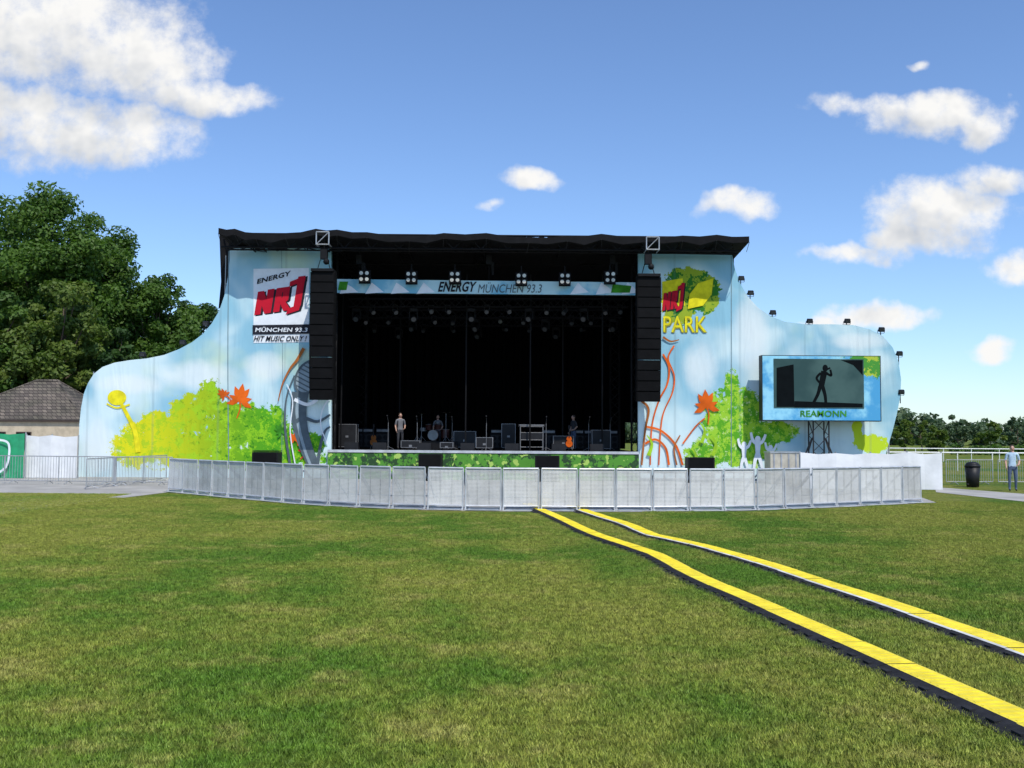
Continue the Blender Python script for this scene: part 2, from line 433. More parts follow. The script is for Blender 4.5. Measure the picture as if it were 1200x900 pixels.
# ---- printed wings
WING,t,b=newmat('printed_scrim'); p=t.pos(); s3=t.new('ShaderNodeSeparateXYZ'); t.put(s3.inputs[0],p)
cb=t.new('ShaderNodeCombineXYZ'); t.put(cb.inputs[0],s3.outputs[0]); t.put(cb.inputs[2],s3.outputs[2]); q=cb.outputs[0]
cn=t.noise(q,.30,3,.5,.4)
f=t.sstep(t.m('ADD',cn,t.m('MULTIPLY',s3.outputs[2],-.026)),.26,.50)
col=t.mix(f,(.26,.50,.62),(.60,.75,.77))
col=t.mix(t.m('MULTIPLY',t.sstep(t.noise(t.vm('ADD',q,(31,0,9)),.26,3,.5),.54,.72),.85),col,(.56,.68,.46))
def blobmask(bl,amp,sc,soft=.03,thr=0.0,dd=D,detail=7,rough=.72):
    m_=None
    for (cx_,cy_,a,bb) in bl:
        c=W(cx_,cy_,dd); d=t.vm('MULTIPLY',t.vm('SUBTRACT',q,(c.x,0,c.z)),(F/dd/a,0,F/dd/bb))
        e=t.m('MULTIPLY_ADD',t.vm('DOT_PRODUCT',d,d),-1,1); m_=e if m_ is None else t.m('MAXIMUM',m_,e)
    m_=t.m('MAXIMUM',m_,-1.0)
    n=t.noise(q,sc,detail,rough)
    return t.sstep(t.m('ADD',m_,t.m('MULTIPLY',t.m('SUBTRACT',n,.5),amp)),thr,thr+soft)
col=t.mix(t.m('MULTIPLY',blobmask([(150,450,55,14),(230,440,60,22),(310,430,30,22),(880,390,26,60),(930,450,36,40),(1010,400,45,12),(820,430,25,40),(115,520,25,40)],1.2,.5,1.1),.75),col,(.76,.81,.80))
xl=W(140,500,D).x; xr=W(320,500,D).x
gr=t.sstep(s3.outputs[0],xl,xr)
gcol=t.mix(gr,(.66,.64,.015),(.085,.34,.015))
gcol=t.mix(t.sstep(t.noise(q,1.8,6,.8),.51,.53),gcol,t.mix(gr,(.42,.56,.02),(.25,.53,.02)))
gcol=t.mix(t.m('MULTIPLY',t.sstep(t.noise(t.vm('ADD',q,(7,0,3)),3.2,6,.8),.56,.58),gr),gcol,(.03,.19,.012))
left=[(165,522,34,26),(185,500,26,18),(222,488,26,26),(245,470,15,26),(215,525,60,24),(272,500,36,30),(310,502,32,26),(330,525,44,22),(300,537,85,14),(357,520,26,14)]
col=t.mix(blobmask(left,4.6,2.3,rough=.78),col,gcol)
rg=t.mix(t.sstep(t.noise(q,1.8,6,.8),.49,.51),(.10,.36,.02),(.32,.58,.04))
rg=t.mix(t.sstep(t.noise(t.vm('ADD',q,(7,0,3)),3.0,6,.8),.57,.59),rg,(.55,.69,.30))
right=[(848,500,24,40),(876,482,20,26),(868,520,42,26),(905,506,30,14),(825,535,24,18),(858,458,9,24)]
col=t.mix(blobmask(right,4.6,2.3,rough=.78),col,rg)
col=t.mix(blobmask([(1022,520,20,11),(1005,505,6,18)],4,2.4),col,(.50,.66,.03))
col=t.mix(blobmask([(818,345,28,24),(795,352,20,28),(806,325,24,12)],4.0,1.8),col,t.mix(t.sstep(t.noise(q,1.3,4,.75),.48,.5),(.035,.18,.022),(.30,.40,.03)))
wv=t.new('ShaderNodeTexWave',wave_type='BANDS',bands_direction='X'); t.put(wv.inputs['Vector'],q); wv.inputs['Scale'].default_value=.105; wv.inputs['Distortion'].default_value=.12
seam=t.sstep(wv.outputs['Fac'],.994,1.0)
col=t.mix(t.m('MULTIPLY',seam,.18),col,(.12,.17,.2))
t.put(b.inputs['Base Color'],col); b.inputs['Roughness'].default_value=.8; b.inputs['Specular IOR Level'].default_value=.12
mp=t.vm('MULTIPLY',p,(1.2,1,.22)); bn=t.new('ShaderNodeBump')
hh=t.noise(mp,.8,3,.5,.5)
t.put(bn.inputs['Height'],hh); bn.inputs['Strength'].default_value=.9; bn.inputs['Distance'].default_value=.15
t.put(b.inputs['Normal'],bn.outputs[0])
BACKM=mat('scrim_back',(.45,.5,.52),.8)
CREASE=mat('scrim_seam',(.14,.22,.26),.8)
lw=[(92,560),(92,520),(93,497),(95,478),(98,462),(103,449),(110,438),(120,430),(134,425),(152,422),(172,420),(192,416),(210,409),(225,401),(238,391),(248,379),(257,364),(263,346),(267,325),(269,305),(269,291),(388,291),(388,560)]
rw=[(748,560),(748,297),(858,299),(861,314),(867,331),(876,347),(888,360),(902,370),(920,377),(945,380),(975,380),(1000,381),(1020,386),(1035,394),(1046,407),(1053,424),(1056,445),(1055,465),(1051,485),(1046,505),(1040,525),(1035,545),(1033,562)]
def wing(name,px):
    mb=MB(); fr=[W(a,b,D) for a,b in px]; bk=[p+Vector((0,.25,0)) for p in fr]
    mb.face(fr,0); mb.face(list(reversed(bk)),1)
    for i in range(len(fr)): j=(i+1)%len(fr); mb.face([fr[i],bk[i],bk[j],fr[j]],0)
    return mb.build(name,[WING,BACKM],stage)
wing('printed_wing_west',lw); wing('printed_wing_east',rw)
mb=MB()
for pxs,tops in(((110,160,210,265,320,375),(432,424,412,296,296,296)),((760,810,855,900,950,1000,1040),(300,302,304,372,382,384,402))):
    prev=None
    for a,bb in zip(pxs,tops):
        c=W(a,bb,D+.5)
        for dy in(0,1.6): mb.tube((c.x,c.y+dy,0),(c.x,c.y+dy,c.z-.15),.03)
        k=1.0
        while k<c.z-.2:
            mb.tube((c.x,c.y,k),(c.x,c.y+1.6,k),.025)
            if prev and k<prev.z-.2: mb.tube((prev.x,prev.y,k),(c.x,c.y,k),.025); mb.tube((prev.x,prev.y+1.6,k),(c.x,c.y+1.6,k),.025)
            k+=2
        prev=c
mb.build('wing_scaffold',[STEEL],stage)

# ---- decals (printed artwork laid on the scrim)
layer=[0]
def nd():
    layer[0]+=1; return .012+.0012*layer[0]
art=empty('wing_artwork'); art.parent=stage
def reset(): layer[0]=0
def poly(name,px,mt,d0=D,parent=None):
    mb=MB(); mb.face([W(a,b,d0-nd()) for a,b in px]); return mb.build(name,[mt],parent or art)
def ribbon(mb,px,w0,w1,d,m=0,n=8):
    pts=catmull([Vector((a,b,0)) for a,b in px],n); pr=None
    for i,p in enumerate(pts):
        a=pts[max(0,i-1)]; c=pts[min(len(pts)-1,i+1)]; dd=(c-a).normalized(); nn=Vector((-dd.y,dd.x,0))
        s=i/(len(pts)-1); wd=(w0+(w1-w0)*s)/2
        cur=(p+nn*wd,p-nn*wd)
        if pr: mb.face([W(pr[0].x,pr[0].y,d),W(pr[1].x,pr[1].y,d),W(cur[1].x,cur[1].y,d),W(cur[0].x,cur[0].y,d)],m)
        pr=cur
def disc(mb,cx_,cy_,rx,ry,d,m=0,n=20): mb.face([W(cx_+rx*math.cos(6.283*i/n),cy_-ry*math.sin(6.283*i/n),d) for i in range(n)],m)
def text(body,x0,y0,x1,y1,mt,d0=D,bold=.03,shear=0,rise=0,name='lettering',parent=None,off=None):
    cu=bpy.data.curves.new('txt','FONT'); cu.body=body; cu.offset=bold; cu.resolution_u=3; cu.space_character=1.0+bold*1.5
    o=bpy.data.objects.new('txt',cu); S.collection.objects.link(o)
    dg=bpy.context.evaluated_depsgraph_get(); me=bpy.data.meshes.new_from_object(o.evaluated_get(dg)); bpy.data.objects.remove(o)
    xs=[v.co.x for v in me.vertices]; ys=[v.co.y for v in me.vertices]; ax,bx=min(xs),max(xs); ay,by=min(ys),max(ys)
    d=d0-(off if off is not None else nd())
    for v in me.vertices:
        s=(v.co.x-ax)/(bx-ax); tt=(v.co.y-ay)/(by-ay)
        v.co=W(x0+(x1-x0)*s+shear*tt,y1+(y0-y1)*tt-rise*s,d)
    me.materials.clear(); me.materials.append(mt)
    ob=bpy.data.objects.new(name,me); S.collection.objects.link(ob); ob.parent=parent or art; return ob
def leaf(cx_,cy_,sz,ang,mt):
    mb=MB(); d=D-nd()
    for k,a in enumerate((-110,-70,-28,0,28,70,110)):
        L=sz*(1,.9,1.15,1.3,1.15,.9,1)[k]*.95; th=math.radians(ang+a); dx,dy=math.sin(th),-math.cos(th); nx,ny=dy,-dx
        pts=[(0,0),(.3,.13),(.55,.2),(.8,.1),(1,0),(.8,-.1),(.55,-.2),(.3,-.13)]
        dk=d-.0015*k
        mb.face([W(cx_+dx*L*s+nx*L*q_,cy_+dy*L*s+ny*L*q_,dk) for s,q_ in pts])
    th=math.radians(ang+180); ribbon(mb,[(cx_,cy_),(cx_+math.sin(th)*sz*.5+2,cy_-math.cos(th)*sz*.5),(cx_+math.sin(th)*sz*1.2,cy_-math.cos(th)*sz*1.2)],2,1.2,d-.012)
    layer[0]+=10
    mb.build('printed_leaf',[mt],art)
mb=MB(); ribbon(mb,[(268,294),(267,420),(268,545)],1.0,1.0,D-.008); ribbon(mb,[(857,300),(857,420),(857,547)],.9,.9,D-.008); ribbon(mb,[(330,293),(331,420),(330,545)],.5,.5,D-.008); mb.build('scrim_seams',[CREASE],art)
poly('logo_panel',[(297,315),(362,314),(362,401),(297,402)],WHP)
def blockletters(x0,y0,wd,ht,rise,mt,sh=.18,g=0.0):
    mb=MB(); d=D-nd(); k=[0]
    def st(pts):
        k[0]+=1
        mx_=sum(a for a,b in pts)/len(pts); my_=sum(b for a,b in pts)/len(pts)
        q_=[(a+g*(1 if a>mx_ else -1),b+g*.8*(1 if b>my_ else -1)) for a,b in pts]
        mb.face([W(x0+wd*(a+sh*(b-.5)*.3),y0-ht*b-rise*a,d-.0008*k[0]) for a,b in q_])
    st([(0,0),(.11,0),(.14,.92),(.03,.92)]); st([(.03,.92),(.16,.92),(.31,.05),(.18,.05)]); st([(.21,0),(.33,0),(.36,.95),(.24,.95)])
    st([(.40,0),(.51,0),(.54,.95),(.43,.95)]); st([(.43,.78),(.66,.78),(.66,.95),(.43,.95)]); st([(.57,.42),(.68,.42),(.69,.95),(.58,.95)]); st([(.42,.38),(.66,.38),(.66,.54),(.42,.54)]); st([(.50,.46),(.61,.46),(.76,0),(.62,0)])
    st([(.83,.12),(.96,.12),(1.0,1.3),(.87,1.3)]); st([(.70,.96),(1.0,1.12),(1.0,1.3),(.70,1.14)]); st([(.68,-.16),(.93,-.06),(.96,.16),(.72,.06)])
    layer[0]+=9
    mb.build('logo_letters',[mt],art)
blockletters(302,370,55,29,8,BLKP,g=.022)
blockletters(300,369,55,29,8,RED,g=.012)
text('ENERGY',301,327,340,333,BLKP,bold=.03,shear=1,rise=10)
poly('logo_bar',[(296,381),(363,380),(363,391),(296,392)],BLKP)
text('MÜNCHEN 93.3',299,383,360,389,WHP,bold=.02,shear=1)
text('HIT MUSIC ONLY !',297,393.5,358,400,BLKP,bold=.02,shear=2)
reset()
leaf(281,470,17,10,ORG); leaf(263,463,8,-50,ORG); leaf(330,506,9,-40,GRNP); leaf(357,529,9,30,RED); leaf(345,515,7,-30,ORG)
# studio microphone print (head, grille bands, body, yoke)
def ell(mb,cx_,cy_,rx,ry,ang,d,m=0,n=28):
    c,s=math.cos(math.radians(ang)),math.sin(math.radians(ang))
    mb.face([W(cx_+rx*math.cos(6.283*i/n)*c-ry*math.sin(6.283*i/n)*s,cy_+rx*math.cos(6.283*i/n)*s+ry*math.sin(6.283*i/n)*c,d) for i in range(n)],m)
mb=MB(); d=D-nd()
ell(mb,361,442,22,15,-62,d,0); ell(mb,361,442,19,12.5,-62,d-.001,1)
for k in range(-3,4):
    c,s=math.cos(math.radians(-62)),math.sin(math.radians(-62)); o=k*5
    hw_=12.5*math.sqrt(max(0,1-(o/19)**2)); px_,py_=361+o*c,442+o*s
    ribbon(mb,[(px_-hw_*-s,py_-hw_*c),(px_+hw_*-s,py_+hw_*c)],1.5,1.5,d-.002-.0003*(k+3),0,n=2)
ribbon(mb,[(352,460),(350,480),(353,505),(360,528),(368,545)],20,13,d-.006,0); ribbon(mb,[(350,466),(348,482),(351,505),(358,530),(364,545)],4,3,d-.007,1)
ribbon(mb,[(345,468),(360,474),(372,468)],4,4,d-.008,2)
layer[0]+=9; mb.build('printed_microphone',[GRYP,MGRY,WHP],art)
mb=MB(); d=D-nd()
ribbon(mb,[(340,545),(334,500),(336,465),(345,440)],3,1.5,d)
ribbon(mb,[(372,545),(376,520),(381,505),(387,500)],4,2,d-.001)
ribbon(mb,[(345,495),(356,490),(372,494),(387,486)],5,2.5,d-.002)
mb.build('printed_scrolls',[GRYP],art); layer[0]+=3
mb=MB(); ribbon(mb,[(346,545),(340,505),(343,470),(336,450)],1.5,1,d-.004); ribbon(mb,[(387,466),(378,480),(376,500),(384,520)],1.6,1.2,d-.005); mb.build('printed_scrolls_pale',[WHP],art); layer[0]+=3
mb=MB(); ribbon(mb,[(356,408),(348,422),(340,432),(331,450),(326,470)],4,1,d-.007); mb.build('printed_branch',[BRN],art)
mb=MB(); disc(mb,137,466,11,9,D-.03); ribbon(mb,[(142,473),(150,488),(158,505),(162,530)],4,6,D-.032); ribbon(mb,[(125,473),(137,478),(152,474)],2,2,D-.034); mb.build('printed_flower',[YELP],art)
reset()
poly('logo_backing',[(776,330),(800,326),(803,358),(776,366)],YELP)
blockletters(778,365,24,22,4,BLKP,g=.03); blockletters(777,364,24,22,4,RED,g=.015)
text('PARK',778,371,829,390,OLVP,bold=.035,shear=0)
text('PARK',777.3,370.4,828,389,YELP,bold=.0,shear=0)
poly('logo_leaf',[(806,362),(808,345),(818,332),(836,326),(834,345),(824,358)],YELP)
leaf(828,477,17,-5,ORG)
mb=MB(); d=D-nd()
ribbon(mb,[(777,415),(784,430),(782,450),(772,470),(764,500),(762,545)],2.4,1.5,d)
ribbon(mb,[(790,405),(783,420),(790,440),(788,460),(776,490),(772,545)],2,1.5,d-.002)
ribbon(mb,[(757,500),(775,505),(792,522),(800,545)],2.5,2.5,d-.004)
ribbon(mb,[(756,520),(768,515),(780,525),(784,545)],2.5,2.5,d-.006)
ribbon(mb,[(800,520),(815,500),(826,490)],1.6,1.6,d-.008)
mb.build('printed_vines',[ORG],art)
mb=MB(); ribbon(mb,[(752,470),(760,480),(756,505),(752,545)],3,2,d-.01); ribbon(mb,[(777,395),(786,400),(796,398)],3,1,d-.012); ribbon(mb,[(793,545),(790,525),(797,510)],2,1.5,d-.014); mb.build('printed_vines_b',[BRN],art)
mb=MB(); d=D-nd()-.015; k=0
for (ox,oy,sc) in((872,536,1.0),(888,532,1.15),(903,538,.9)):
    for a in([(0,-11),(0,1)],[(0,-10),(-5,-14),(-7,-22)],[(0,-10),(5,-13),(8,-20)],[(-.5,0),(-3,8),(-4,17)],[(.5,0),(3,8),(5,16)]):
        k+=1; th=1.5 if a[0]==(0,-11) else 1
        ribbon(mb,[(ox+x*sc,oy+y_*sc) for x,y_ in a],4.2*sc*th,2.4*sc*(1.6 if th>1 else 1),d-.001*k,n=4)
    k+=1; disc(mb,ox,oy-15*sc,2.9*sc,3.5*sc,d-.001*k)
mb.build('printed_dancers',[WHP],art)
mb=MB(); 
for (ax,ay) in((760,520),(812,535),(835,520),(822,505)):
    k+=1; ribbon(mb,[(ax,ay+14),(ax+4,ay),(ax-2,ay-10)],5,1,d-.001*k,n=4)
mb.build('printed_grass_tufts',[LIMP],art)

# ---- header banner
hb=empty('header_banner'); 
HB,t,b=newmat('header_print'); p=t.pos(); n=t.noise(p,.6,4,.6)
c=t.mix(t.sstep(n,.4,.6),(.17,.45,.60),(.45,.66,.70)); t.put(b.inputs['Base Color'],c); b.inputs['Roughness'].default_value=.8
hd=D-.05
mb=MB(); a=[W(395,327,hd),W(746,331,hd),W(746,346,hd),W(395,343,hd)]
mb.face(a); mb.face([p+Vector((0,.05,0)) for p in reversed(a)]); mb.build('banner_sheet',[HB],hb)
reset()
mb=MB()
for i in range(12):
    x=398+i*30; k=.012+.0003*i
    if 500<x<655: continue
    mb.face([W(x,342.5+x*.004,hd-k),W(x+random.uniform(4,10),331,hd-k),W(x+14,336,hd-k),W(x+22,342.5,hd-k)])
mb.build('banner_print',[WHP],hb)
text('ENERGY',513,330,556,342,BLKP,d0=hd,bold=.03,shear=3,parent=hb,off=.02); text('MÜNCHEN 93.3',560,331,634,343,GRYP,d0=hd,bold=.0,shear=2,parent=hb,off=.02)
mb=MB(); mb.face([W(398,330,hd-.02),W(408,330,hd-.02),W(406,340,hd-.02),W(396,340,hd-.02)]); mb.face([W(718,333,hd-.02),W(740,335,hd-.02),W(738,343,hd-.02),W(716,343,hd-.02)]); mb.build('banner_logo',[GRNP],hb)
mb=MB(); mb.truss(W(392,337,D+.35),W(748,340,D+.35),.5,0,.03); mb.build('banner_truss',[BLACK],hb)

# ------------------------------------------------------------------ lights
GLASS=mat('lamp_glass',(.45,.43,.36),.2,.2)
DGL=mat('dark_lens',(.05,.055,.06),.25,0,spec=.4)
def blinder(px,py,d):
    mb=MB(); c=W(px,py,d)
    for dx in(-.13,.13):
        for dz in(.14,-.14):
            mb.box(c+Vector((dx,0,dz)),(.22,.2,.24),0); mb.tube(c+Vector((dx,-.10,dz)),c+Vector((dx,-.125,dz)),.085,1,12)
    mb.box(c+Vector((0,.14,.0)),(.54,.06,.62),0); mb.tube(c+Vector((0,.1,.3)),c+Vector((0,.1,.62)),.03,0)
    mb.tube(c+Vector((-.3,.1,0)),c+Vector((0,.1,.42)),.02,0); mb.tube(c+Vector((.3,.1,0)),c+Vector((0,.1,.42)),.02,0)
    return mb.build('audience_blinder_light',[BLACK,GLASS])
for px,py in((427,324),(482,325),(533,325),(611,327),(662,327),(715,325)): blinder(px,py,D-.45)
def headmesh():
    mb=MB()
    mb.box((0,0,.0),(.36,.3,.14),0); mb.box((-.19,0,-.25),(.04,.14,.4),0); mb.box((.19,0,-.25),(.04,.14,.4),0)
    mb.tube((0,.12,-.30),(0,-.16,-.46),.13,0,10,.15); mb.tube((0,-.16,-.46),(0,-.17,-.465),.12,1,10); mb.tube((0,0,.07),(0,0,.25),.03,0)
    o=mb.build('t',[BLACK,DGL]); m=o.data; bpy.data.objects.remove(o); return m
def parmesh():
    mb=MB(); mb.tube((0,.15,0),(0,-.18,-.12),.09,0,10,.11); mb.tube((0,-.18,-.12),(0,-.185,-.122),.1,1,10)
    mb.tube((-.12,0,-.03),(-.12,0,.25),.012,0,4); mb.tube((.12,0,-.03),(.12,0,.25),.012,0,4); mb.tube((-.12,0,.25),(.12,0,.25),.015,0,4)
    o=mb.build('t',[DKSTEEL,DGL]); m=o.data; bpy.data.objects.remove(o); return m
hm,pm=headmesh(),parmesh()
for row,(y0,dd,n) in enumerate(((352,2.0,15),(356,5,12),(358,8,10))):
    for i in range(n):
        a=W(408+(735-408)*i/(n-1)+random.uniform(-4,4),y0,D)+Vector((0,dd,-.2))
        k=(i+row)%3==0
        o=bpy.data.objects.new('moving_head_light' if k else 'par_can_light',hm if k else pm); S.collection.objects.link(o); o.location=a
        o.rotation_euler=(random.uniform(-.3,.3) if not k else 0,0,random.uniform(-.7,.7))
def hoist(px,d,y0,y1):
    mb=MB(); a=W(px,y0,d); b=W(px,y1,d)
    mb.tube(a,b,.015,0,4); mb.box(a.lerp(b,.45),(.26,.22,.42),0); mb.tube(a.lerp(b,.45)+Vector((.16,0,-.1)),a.lerp(b,.45)+Vector((.18,0,-.7)),.09,0,8,.05)
    mb.build('chain_hoist',[BLACK])
for px in(421,573,718): hoist(px,D+.3,284,330)

GRL=mat('speaker_grille',(.006,.006,.0065),.75,spec=.08)
def array(px,y0,y1,d):
    e=empty('line_array_speaker'); top=W(px,y0,d); bot=W(px,y1,d); n=12; H=(top.z-bot.z)/n; wd=29/F*d
    p=Vector((top.x,d,top.z))
    for i in range(n):
        ang=math.radians(-1+i*1.1*(i/n)); rot=Matrix.Rotation(ang,3,'X')
        c=p+rot@Vector((0,0,-H/2)); mb=MB()
        mb.box(c,(wd*.97,.65,H*.96),0,rot); mb.box(c+rot@Vector((0,-.335,0)),(wd*.90,.03,H*.86),1,rot)
        for sx in(-1,1): mb.box(c+rot@Vector((sx*wd*.485,-.1,0)),(.03,.2,H*1.02),0,rot)
        mb.build('cabinet',[GRL,GRL,BLACK],e); p=p+rot@Vector((0,0,-H))
    mb=MB(); mb.box(top+Vector((0,0,.08)),(wd*.9,.9,.12),0)
    for s in(-.3,.3): mb.tube(top+Vector((s,0,.1)),top+Vector((s*.2,0,1.0)),.02,0)
    mb.box(top+Vector((0,0,.85)),(.3,.3,.45),0); mb.tube(top+Vector((0,0,1)),top+Vector((0,0,1.55)),.02,0); mb.ball(top+Vector((.12,-.1,.5)),.14,0)
    mb.build('fly_frame',[BLACK],e)
array(379.5,320,468,D-1.5); array(759.5,326,470,D-1.5)

# ------------------------------------------------------------------ LED screen
sc=empty('video_screen'); ds=D-1.2
SURR,t,b=newmat('screen_surround_print'); p=t.pos()
n=t.noise(p,.9,5,.6); c=t.mix(t.sstep(n,.4,.6),(.06,.33,.60),(.28,.62,.76))
cr=W(1020,425,ds); 
dv=t.vm('MULTIPLY',t.vm('SUBTRACT',p,(cr.x,ds,cr.z)),(1/1.2,0,1/.7)); e=t.m('MULTIPLY_ADD',t.vm('DOT_PRODUCT',dv,dv),-1,1)
e=t.m('MAXIMUM',e,-1)
c=t.mix(t.sstep(t.m('ADD',e,t.m('MULTIPLY',t.m('SUBTRACT',t.noise(p,2.5,6,.75),.5),3)),0,.05),c,t.mix(t.sstep(t.noise(p,2,5,.7),.5,.52),(.05,.27,.02),(.4,.5,.03)))
t.put(b.inputs['Base Color'],c); b.inputs['Roughness'].default_value=.7
def boxpx(mb,x0,y0,x1,y1,d,th,m=0):
    a=W(x0,y1,d);b_=W(x1,y0,d); mb.box(((a.x+b_.x)/2,d+th/2,(a.z+b_.z)/2),(b_.x-a.x,th,b_.z-a.z),m)
mb=MB(); boxpx(mb,893,417,1032,493,ds,.5,0); boxpx(mb,894,417.8,1031,492,ds-.02,.018,1); mb.build('cabinet',[DKSTEEL,SURR],sc)
DISP,t,b=newmat('led_display'); p=t.pos(); n=t.noise(p,.7,3,.5)
c=t.mix(t.sstep(n,.35,.65),(.03,.085,.09),(.075,.16,.16)); t.put(b.inputs['Emission Color'],c); b.inputs['Emission Strength'].default_value=.7; b.inputs['Base Color'].default_value=(.012,.018,.02,1); b.inputs['Roughness'].default_value=.7; b.inputs['Specular IOR Level'].default_value=.1
mb=MB(); boxpx(mb,907,421,1012,478,ds-.04,.018); mb.build('display',[DISP],sc)
DKIM=mat('display_dark_area',(.004,.006,.007),.8,spec=.05)
mb=MB(); d=ds-.046
mb.face([W(x,y_,d) for x,y_ in((910,431),(930,427),(931,477),(910,477))])
ribbon(mb,[(966,435),(964,445),(962,455)],7.5,6.5,d-.001); disc(mb,967,431.5,3.2,4.2,d-.0015)
ribbon(mb,[(961,453),(958,463),(951,476)],4.6,3,d-.002); ribbon(mb,[(964,453),(967,464),(968,477)],4.6,3,d-.0025)
ribbon(mb,[(968,437),(974,440),(973,433)],3,2.4,d-.003); ribbon(mb,[(962,437),(957,443),(961,449)],3,2.4,d-.0035); ribbon(mb,[(973,431),(967,434)],2,2,d-.004)
mb.face([W(x,y_,d) for x,y_ in((985,422),(1011,422),(1011,440),(1000,428))])
mb.face([W(x,y_,d) for x,y_ in((931,470),(1011,473),(1011,477.5),(931,477.5))])
mb.build('performer_image',[DKIM],sc)
text('REAMONN',938,481,992,488.5,GRNP,d0=ds-.02,bold=.02,parent=sc,off=.02,name='caption')
mb=MB(); 
c1=W(960,492,ds+.5); mb.truss((c1.x,ds+.6,0),(c1.x,ds+.6,c1.z),.7,0,.035); mb.box((c1.x,ds+.6,.06),(2.4,2.4,.12),0)
for s in(-1,1): mb.tube((c1.x+s*1.1,ds+.6,.1),(c1.x+s*.3,ds+.6,2.0),.04)
mb.build('support_tower',[DKSTEEL],sc)

def flood(px,py,h=.35):
    a=W(px,py,D+.12); mb=MB(); mb.tube(a+Vector((0,0,-.3)),a+Vector((0,0,h)),.022,0)
    rot=Matrix.Rotation(math.radians(25),3,'X'); mb.box(a+Vector((0,-.12,h+.06)),(.28,.14,.19),0,rot,.85); mb.box(a+Vector((0,-.20,h+.03)),(.22,.02,.14),1,rot)
    mb.tube(a+Vector((-.16,-.1,h+.05)),a+Vector((-.16,0,h-.1)),.012,0,4); mb.tube(a+Vector((.16,-.1,h+.05)),a+Vector((.16,0,h-.1)),.012,0,4)
    mb.tube(a+Vector((-.16,0,h-.1)),a+Vector((.16,0,h-.1)),.012,0,4)
    mb.build('flood_light',[STGMET,DGL])
for px,py in((868,332),(879,349),(905,372),(948,382),(992,382),(1032,392),(1053,420),(1055,465),(242,385),(215,407),(168,421)): flood(px,py,.16)
# ------------------------------------------------------------------ backline
def at(px,d): return Vector((W(px,500,d).x,d,zd))
def wedge2(px,d,w_=.65):
    a=at(px,d); mb=MB(); mb.face([(a.x-w_/2,d,a.z+.04),(a.x+w_/2,d,a.z+.04),(a.x+w_/2,d,a.z+.34),(a.x-w_/2,d,a.z+.34)],0)
    mb.face([(a.x-w_/2,d,a.z+.34),(a.x+w_/2,d,a.z+.34),(a.x+w_/2,d+.5,a.z+.04),(a.x-w_/2,d+.5,a.z+.04)],1)
    for s in(-1,1): mb.face([(a.x+s*w_/2,d,a.z+.04),(a.x+s*w_/2,d,a.z+.34),(a.x+s*w_/2,d+.5,a.z+.04)],0)
    mb.box((a.x,d+.25,a.z+.02),(w_,.5,.03),0); mb.build('monitor_wedge',[STGMET,GRL])
for px in(412,445,497,548,600,655,700): wedge2(px,D+.9)
CASET=mat('case_trim',(.22,.22,.225),.5,.4)
def amp(px,d):
    a=at(px,d); mb=MB(); mb.box(a+Vector((0,0,.4)),(.75,.36,.76),0); mb.box(a+Vector((0,-.185,.4)),(.66,.015,.64),1); mb.box(a+Vector((0,0,.92)),(.70,.28,.24),0); mb.box(a+Vector((0,-.145,.92)),(.62,.012,.12),2)
    for dx in(-.17,.17):
        for dz in(.24,.56): mb.tube(a+Vector((dx,-.193,dz)),a+Vector((dx,-.20,dz)),.13,0,14)
    mb.build('guitar_amplifier',[BLACK,STGMET,CASET])
for px in(418,430,449,583,643,676,692,716): amp(px,D+random.uniform(5.5,6.8))
def case(px,d,w_=1.0,h=.7):
    a=at(px,d); mb=MB(); mb.box(a+Vector((0,0,h/2+.1)),(w_,.6,h),0)
    for sx in(-1,1):
        for sy in(-1,1): mb.box(a+Vector((sx*w_/2,sy*.3,h/2+.1)),(.03,.03,h+.02),1); mb.ball(a+Vector((sx*w_*.42,sy*.24,.05)),.05,0)
    for z_ in(.1,h+.1):
        for sy in(-1,1): mb.box(a+Vector((0,sy*.3,z_)),(w_,.025,.025),1)
    mb.box(a+Vector((0,-.305,h*.55)),(.14,.012,.1),1); mb.build('flight_case',[STGMET,CASET])
case(545,D+5,1.1,.8); case(660,D+4.5,1.0,.6); case(482,D+2.6,.9,.32); case(568,D+3.2,.8,.5); case(408,D+3.6,.9,1.1); case(524,D+2.2,.6,.25); case(704,D+3.4,.9,.9); case(596,D+5.5,.7,1.2)
a=at(623,D+3); mb=MB()
for sx in(-.55,.55):
    for sy in(-.2,.2): mb.tube(a+Vector((sx,sy,0)),a+Vector((sx,sy,1.15)),.025,0)
for z_ in(.15,.5,.85,1.15):
    mb.tube(a+Vector((-.55,-.2,z_)),a+Vector((.55,-.2,z_)),.022,0); mb.tube(a+Vector((-.55,.2,z_)),a+Vector((.55,.2,z_)),.022,0)
mb.box(a+Vector((0,0,1.2)),(1.3,.42,.12),1); mb.box(a+Vector((0,0,.68)),(1.0,.4,.3),1); mb.box(a+Vector((0,-.2,1.22)),(1.2,.05,.05),2)
mb.build('keyboard_stand',[CASET,STGMET,CASET])
DRM=mat('drum_shell',(.05,.012,.010),.4); HEAD=mat('drum_head',(.30,.30,.28),.6); CYM=mat('cymbal_brass',(.45,.34,.14),.3,.9)
a=at(508,D+5.5); mb=MB(); mb.box(a+Vector((0,0,.2)),(2.6,2.2,.4),3); a=a+Vector((0,0,.4))
mb.tube(a+Vector((0,-.3,.3)),a+Vector((0,.15,.3)),.28,0,20); mb.tube(a+Vector((0,-.305,.3)),a+Vector((0,-.30,.3)),.265,1,20)
for dx,z0,r in((-.25,.72,.16),(.22,.74,.17)): mb.tube(a+Vector((dx,-.05,z0-.12)),a+Vector((dx,-.1,z0+.12)),r,0,16); mb.tube(a+Vector((dx,-.1,z0+.121)),a+Vector((dx,-.1,z0+.13)),r*.95,1,16)
